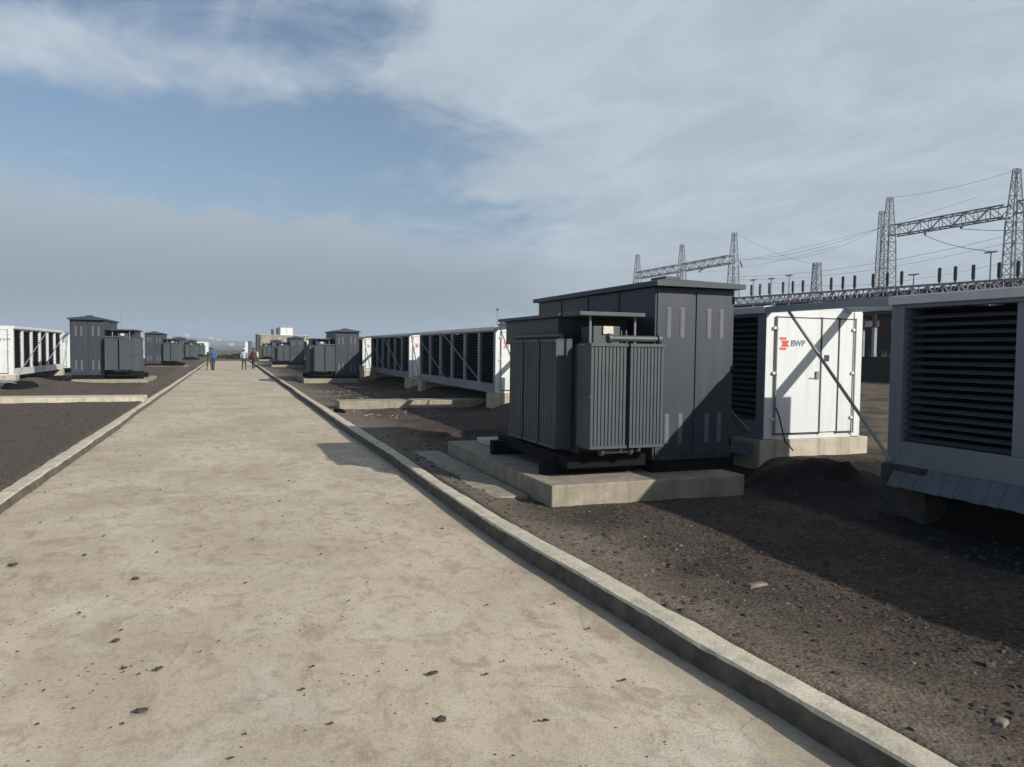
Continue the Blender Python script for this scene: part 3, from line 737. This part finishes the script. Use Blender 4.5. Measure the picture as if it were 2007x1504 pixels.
def wire(a, b, sag, r, lab):
    a, b = Vector(a), Vector(b); mb = MB(); n = 14; pts = []
    for i in range(n+1):
        u = i/n; p = a.lerp(b, u); p.z -= sag*4*u*(1-u); pts.append(p)
    for p, q in zip(pts[:-1], pts[1:]): mb.tube(p, q, r, n=5, caps=False)
    return tag(mb.build('power_line', M_lattice), lab, 'power line', 'power lines of the substation')
wire((TX-1.2, 31.3, 8.5), (30, 22.15, 6.1), .15, .017, 'thick wire sloping from the near beam down to the thin post')
wire((TX-1.2, 29.1, 8.55), (31.5, 17.5, 6.6), .15, .016, 'wire sloping down right from the near beam')
wire((TX, 34.9, 11.4), (TX, 27, 11.35), .2, .009, 'earth wire between the two nearest tower tops')
wire((TX, 50, 9.2), (TX, 34.9, 9.75), .5, .010, 'wire linking the tower by the cabinet roof to the beam tower')
wire((TX+.5, 50, 7.9), (TX, 27.5, 8.0), .5, .010, 'lower long wire between the far and near towers')
wire((TX, 49.9, 11.4), (TX, 41, 7.9), .3, .008, 'thin wire falling from the far tower top')
wire((TX, 34.9, 9.9), (TX, 47.5, 9.1), .9, .008, 'thin slack wire left of the beam tower')
def bus():
    t = thing('bus_structure', 'long low lattice bus carrying a row of dark insulator posts', 'steel structure', (23, 12, 0))
    mb = MB(); y1 = 40-12
    def z(y): return 4.05+(y+12-15.9)*.0185
    c = lattice(mb, (0, 0, z(0)-.12), (0, y1, z(y1)-.12), .34, .34, 90, .028)
    for k in range(4): MB().bar(c(0, k), c(1, k), .05).build('chord', M_lattice, t)
    tag(mb.build('bracing', M_lattice, t), kind='stuff')
    for y in (1, 8, 15.3, 22, 27):
        MB().box(-.12, .12, y-.12, y+.12, .5, z(y)-.3).build('column', M_lattice, t)
    for yy in (28.73, 28.12, 27.49, 26.59, 25.98, 25.37, 23.77, 23.15, 22.55, 21.66, 21.0, 20.37, 18.82, 18.22, 17.57, 16.69, 16.08, 15.2, 14.5):
        y = yy-12; zb = z(y)+.05; m_ = MB(); m_.tube((0, y, zb), (0, y, zb+.12), .03, n=8)
        for q in range(9): m_.tube((0, y, zb+.10+q*.052), (0, y, zb+.136+q*.052), .068, .055, n=10)
        m_.tube((0, y, zb+.10), (0, y, zb+.575), .045, n=8)
        m_.build('insulator_post', M_ins, t)
    return t
bus()
for (x, y, h, lab) in ((30, 37.3, 6.2, 'thin lightning mast nearest the cabinet roof'), (30, 35.7, 6.15, 'thin lightning mast, second from the cabinet roof'), (30, 34.2, 6.2, 'thin lightning mast left of the short lattice tower'), (30, 25.9, 5.5, 'small thin mast right of the beam tower'), (30, 22.15, 6.1, 'thin post with crossarm where the thick wire lands')):
    t = thing('mast', lab, 'mast', (x, y, .5), 'thin masts in the substation')
    MB().tube((0, 0, 0), (0, 0, h-.5), .07, .03, n=8).build('pole', M_lattice, t); MB().box(-.04, .04, -.28, .28, h-.56, h-.5).build('crossarm', M_lattice, t)
for k, (ya, yb, za, zb) in enumerate(((52, 27.6, 8.8, 9.9), (60, 36, 9.0, 8.4), (46, 20, 7.2, 7.6), (40, 18, 6.4, 7.0))):
    wire((TX-2-k, ya, za), (TX-2-k, yb, zb), .5+.2*k, .007, ['thin conductor highest over the insulator row', 'thin conductor second over the insulator row', 'thin conductor third over the insulator row', 'thin conductor lowest over the insulator row'][k])
# distant equipment above the long container
t = thing('distant_switchyard_rack', 'small grey switchyard rack above the long container, beside a thin mast', 'steel structure', (20, 50, .5))
MB().box(-.1, .1, -.3, 5.4, 3.0, 3.25).build('beam', M_lattice, t); mb = MB()
for k in range(6): MB().box(-.16, .16, k*.9-.25, k*.9+.3, 3.253, 3.55).build('switch_box', M_lattice, t)
for k in (0, 5): MB().box(-.08, .08, k-.08, k+.08, 0, 2.997).build('column', M_lattice, t)
t = thing('mast', 'thin mast with a lamp above the long container', 'mast', (20, 55.8, .5), 'thin masts in the substation')
MB().tube((0, 0, 0), (0, 0, 4.5), .05, .03, n=8).build('pole', M_lattice, t); MB().box(-.1, .12, -.5, .06, 4.4, 4.5).build('lamp', M_lattice, t)

# low wall, equipment and maroon building seen through the gap
MB().box(20.9, 21.2, 8, 60, .3, 1.62).build('perimeter_wall', M_wallg); tag(bpy.data.objects['perimeter_wall'], 'low dark perimeter wall seen through the gap beside the logo container', 'wall')
t = thing('maroon_building', 'dark maroon building with small white windows seen through the gap', 'building', (33, 20, .5))
MB().box(0, 7, 0, 24, 0, 3.3).build('wall', M_wallg, t); MB().box(-.06, -.002, 0, 24, 2.45, 3.29).build('fascia', M_maroon, t); MB().box(-.8, 7.5, -.8, 24.8, 3.303, 4.5).build('roof', M_maroon, t)
for k in range(12): MB().box(-.09, -.062, 1+k*1.9, 2.1+k*1.9, 2.72, 3.05).build('window', M_white, t)
for k, (x, y) in enumerate(((24.8, 23.2), (25.0, 24.6), (26.4, 23.6), (27.5, 26.4))):
    t = thing('equipment_post', ['grey steel equipment post nearest the gap', 'grey equipment post in the middle of the gap', 'pale equipment post beyond the low wall', 'last grey equipment post before the maroon building'][k], 'post', (x, y, .5), 'equipment posts beyond the low wall')
    MB().box(-.07, .07, -.07, .07, 0, 2.3).build('post', M_galv, t); MB().tube((0, 0, 2.3), (0, 0, 2.85), .09, n=8).build('insulator', M_ins, t)
for k in range(5):
    b = MB()
    for q in range(60):
        a = rnd.uniform(0, 6.28); rr = rnd.uniform(0, .35); h = rnd.uniform(.25, .75)
        x, y = math.cos(a)*rr, math.sin(a)*rr*2; b.poly([(x-.03, y, 0), (x+.03, y, 0), (x+rnd.uniform(-.2, .2), y+rnd.uniform(-.2, .2), h)], [(0, 1, 2)])
    o = b.build('grass_clump', M_green); o.location = (22.0, 18.5+k*1.6, 1.15); tag(o, 'yellow-green grass clump growing behind the low dark wall', 'grass clump', 'grass clumps behind the low wall')

# ------------------------------------------------------------------ far end of the road
def white_box(x0, x1, y, z0, z1, d, lab):
    t = thing('distant_container', lab, 'container', (x0, y, z0))
    MB().box(0, x1-x0, 0, d, 0, z1-z0).build('body', M_white, t, bevel=.02)
    for a in (.5,): MB().box((x1-x0)*a-.02, (x1-x0)*a+.02, -.012, -.001, .1, z1-z0-.1).build('door_seam', M_seam, t)
    MB().box(-.05, x1-x0+.05, -.05, d, z1-z0+.001, z1-z0+.08).build('roof', M_frame, t); return t
white_box(-4.76, -3.01, 120, .35, 2.4, 8, 'small white container left of the person in blue, far down the road')
white_box(2.18, 3.13, 120, .8, 2.5, 6, 'narrow white container end above the two people on the right')
white_box(7.39, 9.21, 120.4, 3.62, 4.79, 5, 'white box standing on top of the pale stone building')
white_box(-9.4, -8.6, 60.5, .6, 2.35, 6, 'bit of white container between the first and second left cabinets')
t = thing('stone_building', 'pale rough stone building at the far end of the right row', 'building', (4.4, 119, 0))
MB().box(0, 7.2, 0, 6, -.2, 3.5).build('wall', M_stone, t, bevel=.05); MB().box(-.1, 7.3, -.1, 6.1, 3.502, 3.6).build('roof_slab', M_conc2, t)
for k in range(4): MB().box(.8+k*1.6, 1.4+k*1.6, -.02, -.002, 1.6, 2.3).build('window', M_dark, t)
for (x, w, z0, z1, lab) in ((3.66, .5, 1.0, 3.55, 'dark upright post at the left corner of the stone building'), (6.0, .38, 3.6, 4.4, 'left dark drum on the stone building roof'), (6.75, .38, 3.6, 4.6, 'right dark drum on the stone building roof')):
    tag(MB().tube((x+w/2, 118.4 if z0 < 2 else 120.2, z0), (x+w/2, 118.4 if z0 < 2 else 120.2, z1), w/2, n=14).tube((x+w/2, 118.4 if z0 < 2 else 120.2, z1), (x+w/2, 118.4 if z0 < 2 else 120.2, z1+.08), w/2+.04, n=14).build('drum' if z0 > 2 else 'dark_post', M_tank), lab, 'drum' if z0 > 2 else 'post')
bpy.data.objects['dark_post'].location.z = 0
MB_ = MB().tube((3.91, 118.4, -.2), (3.91, 118.4, 1.0), .2, n=12)
tag(MB_.build('post_footing', M_conc2), 'pale footing under the dark post by the stone building', 'footing')
def bush(x, y, z, rx_, rz, n, lab, m, g):
    b = MB()
    for q in range(n):
        a = rnd.uniform(0, 6.28); e = rnd.uniform(-.2, 1.5); rr = rnd.uniform(.4, 1)**.5
        p = Vector((math.cos(a)*math.cos(e)*rx_*rr, math.sin(a)*math.cos(e)*rx_*rr, abs(math.sin(e))*rz*rr))*(.75+.35*noise.noise(Vector((a, e, x))))
        u = Vector((rnd.uniform(-1, 1), rnd.uniform(-1, 1), rnd.uniform(-1, 1)))*.13; w = Vector((rnd.uniform(-1, 1), rnd.uniform(-1, 1), rnd.uniform(-1, 1)))*.13
        b.poly([p-u, p+w, p+u, p-w], [(0, 1, 2, 3)])
    t = thing('bush', lab, 'bush', (x, y, z), g); b.build('leaves', m, t); MB().tube((0, 0, -.3), (0, 0, rz*.5), .06, .02, n=6).build('stem', M_dark, t)
for (x, y, r_, h, lab) in ((.6, 112, 1.5, .8, 'dark low bush at the far end of the road, in the middle'), (1.6, 108, 1.0, 1.1, 'dark bush behind the right-hand people'), (-.9, 118, 1.6, .6, 'flat dull bush left of the middle at the road end'), (2.9, 103, .8, .9, 'dark bush before the narrow white container end'), (-3.3, 114, 1.2, .6, 'low bush under the small far white container')):
    bush(x, y, 0, r_, h, 500, lab, M_bush, 'bushes at the end of the road')
for i, x in enumerate((-6.0, -2.4, 1.5)):
    MB().bar((x, 150, 0), (x, 150, 2.0 + i*.4), .12)
# thin pole above the left transformer
t = thing('mast', 'thin pole rising above the nearest left transformer', 'mast', (-6.3, 52, .2), 'thin masts in the substation'); MB().tube((0, 0, 0), (0, 0, 3.8), .05, .03, n=8).build('pole', M_lattice, t); MB().box(-.1, .1, -.1, .1, 0, .12).build('base_plate', M_galv, t)

# ------------------------------------------------------------------ people
def person(x, y, rot, shirt, trousers, lab, stride=.18, lean=0, arm=.2, cap=None, bag=None, h=.93):
    J = {'pel': (0, 0, .93), 'wst': (0, -.01-lean*.15, 1.08), 'chs': (0, -lean*.4, 1.28), 'nck': (0, -lean*.6, 1.46), 'hd0': (0, -.02-lean*.7, 1.55), 'hd1': (0, -.02-lean*.75, 1.66),
         'shl': (.17, -lean*.5, 1.40), 'ell': (.23, .03-lean*.5, 1.13), 'wrl': (.24, -arm-lean*.5, .90), 'hal': (.24, -arm-.05-lean*.5, .81),
         'shr': (-.17, -lean*.5, 1.40), 'elr': (-.23, .05-lean*.5, 1.13), 'wrr': (-.24, arm*.3-lean*.5, .88), 'har': (-.24, arm*.3-.02-lean*.5, .80),
         'hpl': (.09, 0, .88), 'knl': (.10, -stride*.5-.03, .48), 'anl': (.10, -stride, .08), 'tol': (.11, -stride-.16, .03),
         'hpr': (-.09, 0, .88), 'knr': (-.10, stride*.35-.03, .48), 'anr': (-.10, stride, .09), 'tor': (-.11, stride-.15, .03)}
    Rr = dict(pel=.14, wst=.125, chs=.15, nck=.055, hd0=.075, hd1=.098, shl=.07, ell=.045, wrl=.032, hal=.035, shr=.07, elr=.045, wrr=.032, har=.035, hpl=.095, knl=.06, anl=.042, tol=.035, hpr=.095, knr=.06, anr=.042, tor=.035)
    K = list(J); E_ = [('pel', 'wst'), ('wst', 'chs'), ('chs', 'nck'), ('nck', 'hd0'), ('hd0', 'hd1'), ('chs', 'shl'), ('shl', 'ell'), ('ell', 'wrl'), ('wrl', 'hal'), ('chs', 'shr'), ('shr', 'elr'), ('elr', 'wrr'), ('wrr', 'har'), ('pel', 'hpl'), ('hpl', 'knl'), ('knl', 'anl'), ('anl', 'tol'), ('pel', 'hpr'), ('hpr', 'knr'), ('knr', 'anr'), ('anr', 'tor')]
    me = bpy.data.meshes.new('sk'); me.from_pydata([J[k] for k in K], [(K.index(a), K.index(b)) for a, b in E_], [])
    o = bpy.data.objects.new('tmp', me); COL.objects.link(o); o.modifiers.new('s', 'SKIN')
    for i, k in enumerate(K):
        sv = me.skin_vertices[0].data[i]; sv.radius = (Rr[k], Rr[k]*(.75 if k in ('chs', 'wst', 'pel') else 1)); sv.use_root = (k == 'pel')
    o.modifiers.new('b', 'SUBSURF').levels = 2
    bm_ = bpy.data.meshes.new_from_object(o.evaluated_get(bpy.context.evaluated_depsgraph_get())); bpy.data.objects.remove(o)
    bm_.materials.clear(); sk = mat('skin', (.16, .09, .06), .6)
    for q in (mat('shirt %s' % (shirt,), shirt, .8), mat('trousers %s' % (trousers,), trousers, .85), sk, M_dark): bm_.materials.append(q)
    for p in bm_.polygons:
        c = p.center; p.use_smooth = True
        p.material_index = 3 if c.z < .09 else 1 if c.z < .95 and abs(c.x) < .19 else 2 if (c.z > 1.5 or (abs(c.x) > .19 and c.z < 1.0)) else 0
    t = bpy.data.objects.new('person', bm_); COL.objects.link(t); t.location = (x, y, -.005); t.rotation_euler = (0, 0, rot); t.scale = (h, h, h)
    tag(t, lab, 'person')
    hz = 1.66; hy = -.02-lean*.75; hb = MB(); n = 10
    for j in range(5):
        z0, z1 = j/5*1.45, (j+1)/5*1.45
        hb.tube((0, hy+.012, hz+math.sin(z0)*.115-.005), (0, hy+.012, hz+math.sin(z1)*.115-.005), .112*math.cos(z0), .112*math.cos(z1)+.004, n=14)
    hb.build('cap' if cap else 'hair', mat('cap %s' % (cap,), cap, .6) if cap else M_dark, t)
    fc = MB(); fc.tube((0, hy-.09, hz-.01), (0, hy-.125, hz-.03), .012, .02, n=6).build('nose', sk, t)
    for a in (-.035, .035): MB().tube((a, hy-.088, hz+.012), (a, hy-.10, hz+.012), .012, n=6).build('eye', M_dark, t)
    for sx_ in ('l', 'r'):
        hx, hy2, hz2 = J['ha'+sx_]; hd = MB(); sg = 1 if sx_ == 'l' else -1
        for q in range(4): hd.tube((hx, hy2-.03+q*.018, hz2-.01), (hx-sg*.012, hy2-.035+q*.018, hz2-.075+abs(q-1.4)*.008), .010, .007, n=6)
        hd.tube((hx, hy2-.03, hz2+.02), (hx-sg*.02, hy2-.065, hz2-.02), .011, .008, n=6); hd.build('fingers', sk, t)
    if bag:
        bm2 = MB().box(-.14, .14, .10-lean*.4, .26-lean*.4, 1.08, 1.48); bo = bm2.build('backpack', mat('bag %s' % (bag,), bag, .7), t, bevel=.04)
    return t
person(-1.38, 57.2, .5, (.05, .07, .05), (.09, .06, .05), 'person in dark jacket leaning forward beside the person with the blue top', .20, .25, .3, None)
person(-1.12, 57.6, 2.8, (.03, .17, .60), (.05, .05, .06), 'person in a bright blue top walking on the left half of the road', .16, 0, .2, (.02, .14, .55), None)
person(.98, 57.4, .2, (.38, .42, .50), (.03, .04, .07), 'person in pale blue shirt and dark trousers on the right half of the road', .16, 0, .15, (.55, .6, .62), None)
person(1.75, 61.5, -.6, (.10, .05, .05), (.03, .025, .03), 'person in dark maroon clothes standing by the right kerb', .05, 0, .1, None, (.30, .22, .2))

t = thing('sheet_covered_heap', 'black heap under a sagging grey sheet on the soil before the left container', 'heap', (-6.35, 28.2, .16)); t.scale = (.8, .8, .75)
hv = []; nn_ = 12
for j in range(5):
    for i in range(nn_):
        a = i*6.2832/nn_; rr_ = (1, 1.06, .95, .7, .25)[j]*(1+.18*nse(math.cos(a), math.sin(a), 1.3, 2+j*.4)); hv.append((math.cos(a)*.62*rr_, math.sin(a)*.4*rr_, (-.05, .14, .32, .44, .47)[j]))
MB().poly(hv, [(j*nn_+i, j*nn_+(i+1) % nn_, (j+1)*nn_+(i+1) % nn_, (j+1)*nn_+i) for j in range(4) for i in range(nn_)]+[tuple(4*nn_+i for i in range(nn_))]).build('heap', M_dark, t)
sv_ = [(-.75+1.0*i/8, -.35+.7*j/4, .50+.05*nse(i*.5, j*.5, 1, 5)-.10*abs(j-2)*(.5)-.16*max(0, (i-5)/3)) for j in range(5) for i in range(9)]
so_ = MB().poly(sv_, [(j*9+i, j*9+i+1, (j+1)*9+i+1, (j+1)*9+i) for j in range(4) for i in range(8)]).build('sheet', M_galv, t); so_.modifiers.new('thick', 'SOLIDIFY').thickness = .012

# ------------------------------------------------------------------ stones, clods and litter
def verge(y): return koff(y)
def rocks(n, region, smin, smax, m, name, lab=None, power=3.0, sink=.3, zfn=None, seed=1, flat=.6):
    r = random.Random(seed); mb = MB()
    for _ in range(n):
        x, y = region(r); x += koff(y) if x > 2.3 else 0; s = smin+(smax-smin)*r.random()**power; z = (zfn or ground_z)(x, y)
        k = len(mb.v); a0 = r.uniform(0, 6.28); sx_ = r.uniform(.7, 1.5); pts = []
        for i in range(5):
            a = a0+i*1.2566; q = r.uniform(.75, 1.2); pts.append((x+math.cos(a)*s*sx_*q, y+math.sin(a)*s*q, z-s*sink*.6))
        for i in range(4):
            a = a0+.5+i*1.5708; q = r.uniform(.4, .85); pts.append((x+math.cos(a)*s*sx_*q, y+math.sin(a)*s*q, z+s*flat*r.uniform(.5, 1)))
        mb.v += pts; b = k; t_ = k+5
        fs = [(b, b+1, t_), (b+1, t_+1, t_), (b+1, b+2, t_+1), (b+2, t_+2, t_+1), (b+2, b+3, t_+2), (b+3, t_+3, t_+2), (b+3, b+4, t_+3), (b+4, b, t_+3), (b, t_, t_+3), (t_, t_+1, t_+2, t_+3)]
        mb.f += fs; mb.mi += [0]*len(fs)
    return tag(mb.build(name, m), kind='stuff')
rocks(9000, lambda r: (2.5+abs(r.random()**.8)*4.0, 1.2+r.random()**1.4*13), .004, .030, M_rock, 'gravel', power=5, seed=2)
rocks(700, lambda r: (2.75+r.random()*2.9, 1.2+r.random()**1.4*16), .004, .018, M_rockp, 'pale_gravel', power=4, seed=5)
rocks(2500, lambda r: (-2.4-r.random()*7, 8+r.random()*30), .01, .06, M_rock, 'gravel', power=4, seed=3)
rocks(900, lambda r: (2.6+abs(r.gauss(0, 1))*1.5, 1.2+r.random()**1.3*12), .008, .034, mat('red scoria', (.098, .064, .052), .95, var=.4, vscale=12, bump=.5), 'scoria', power=3.5, seed=31)
rocks(420, lambda r: (3.0+r.random()*2.2, 17+r.random()*12), .012, .06, M_rockp, 'rubble', power=3, seed=8)
rocks(900, lambda r: (r.uniform(-2.1, 2.2), 1.4+r.random()**1.5*26), .002, .015, M_rock, 'road_grit', power=5, zfn=lambda x, y: 0, seed=9, sink=.2)
clods = [(.99, 3.7, .034), (.90, 3.22, .036), (-.65, 5.95, .036), (-.62, 4.72, .034), (-.36, 4.23, .030), (-.53, 4.30, .020), (-.40, 3.76, .034), (-1.57, 6.62, .040), (.33, 3.74, .02), (.42, 3.35, .016), (.41, 4.0, .014), (1.35, 3.05, .018), (1.9, 3.3, .02), (1.25, 3.6, .016), (-.9, 5.3, .018), (.1, 5.6, .018), (.0, 3.2, .016), (1.6, 4.6, .016), (2.05, 4.0, .018), (.7, 6.2, .016)]
CLAB = ['dark mud clod just right of the road middle, the upper of two large ones', 'dark mud clod just right of the road middle, the lower of two large ones', 'farthest of the large mud clods, left of the road middle',
        'elongated dark mud clod on the left half of the road, above a pair of clods', 'dark mud clod on the left half, right one of a close pair', 'small dark mud clod on the left half, left one of a close pair', 'elongated dark mud clod lowest on the left half of the road', 'dark mud clod close to the left border of the photo']
for i, (x, y, s_) in enumerate(clods):
    r = random.Random(i+40); mb = MB(); n = 7; v = []
    for lv, (rr, zz_) in enumerate(((.9, -.1), (1, .28), (.45, .62))):
        for q in range(n):
            a = q*6.283/n; w = r.uniform(.5, 1.25); v.append((math.cos(a)*s_*rr*w*1.35, math.sin(a)*s_*rr*w*.8, s_*zz_*r.uniform(.8, 1.2)))
    f = [(l_*n+q, l_*n+(q+1) % n, (l_+1)*n+(q+1) % n, (l_+1)*n+q) for l_ in range(2) for q in range(n)] + [tuple(2*n+q for q in range(n)), tuple(range(n))[::-1]]
    o = MB().poly(v, f).build('soil_clod', M_rock); o.location = (x, y, 0); o.rotation_euler = (0, 0, r.uniform(-.6, .6))
    q_ = r.uniform(.5, .68); o.scale = (q_*1.15, q_, q_*1.1)
    tag(o, CLAB[i] if i < len(CLAB) else 'tiny dark crumb of dried mud on the pale concrete road', 'clod', 'dark mud clods on the road')
for i, (x, y, sx_, sy_, h, lab) in enumerate(((3.62, 4.37, .10, .04, .02, 'pale flat stone on the soil in the middle of the right verge'), (3.35, 2.33, .05, .03, .02, 'small pale stone near the bottom right corner'), (2.62, 19.2, .07, .25, .10, 'dark timber offcut beside the kerb before the crossing walkway'), (3.05, 4.9, .03, .02, .015, 'tiny white stone left of the pale flat stone'))):
    o = MB().quadbox([(-sx_, -sy_, -.02), (sx_, -sy_*.8, -.02), (sx_*.9, sy_, -.02), (-sx_*.9, sy_*.8, -.02), (-sx_*.7, -sy_*.7, h), (sx_*.8, -sy_*.5, h*.7), (sx_*.6, sy_*.8, h), (-sx_*.8, sy_*.6, h*.8)]).build('stone' if i != 2 else 'timber_offcut', M_rockp if i != 2 else M_dark, None, bevel=.006)
    o.location = (x, y, ground_z(x, y)); o.rotation_euler = (0, 0, .3*i); tag(o, lab, 'stone' if i != 2 else 'timber')

# ------------------------------------------------------------------ air
hz = MB().box(-3600, 3600, -500, 3600, -10, 90).build('haze', None or M_white); hz.data.materials.clear()
hm = bpy.data.materials.new('haze air'); hm.use_nodes = True; t = hm.node_tree; t.nodes.clear()
vo = t.nodes.new('ShaderNodeVolumePrincipled'); vo.inputs['Color'].default_value = (.72, .84, 1.0, 1); vo.inputs['Density'].default_value = .0005; vo.inputs['Anisotropy'].default_value = 0.0
oo = t.nodes.new('ShaderNodeOutputMaterial'); t.links.new(vo.outputs[0], oo.inputs['Volume']); hz.data.materials.append(hm); tag(hz, kind='stuff')
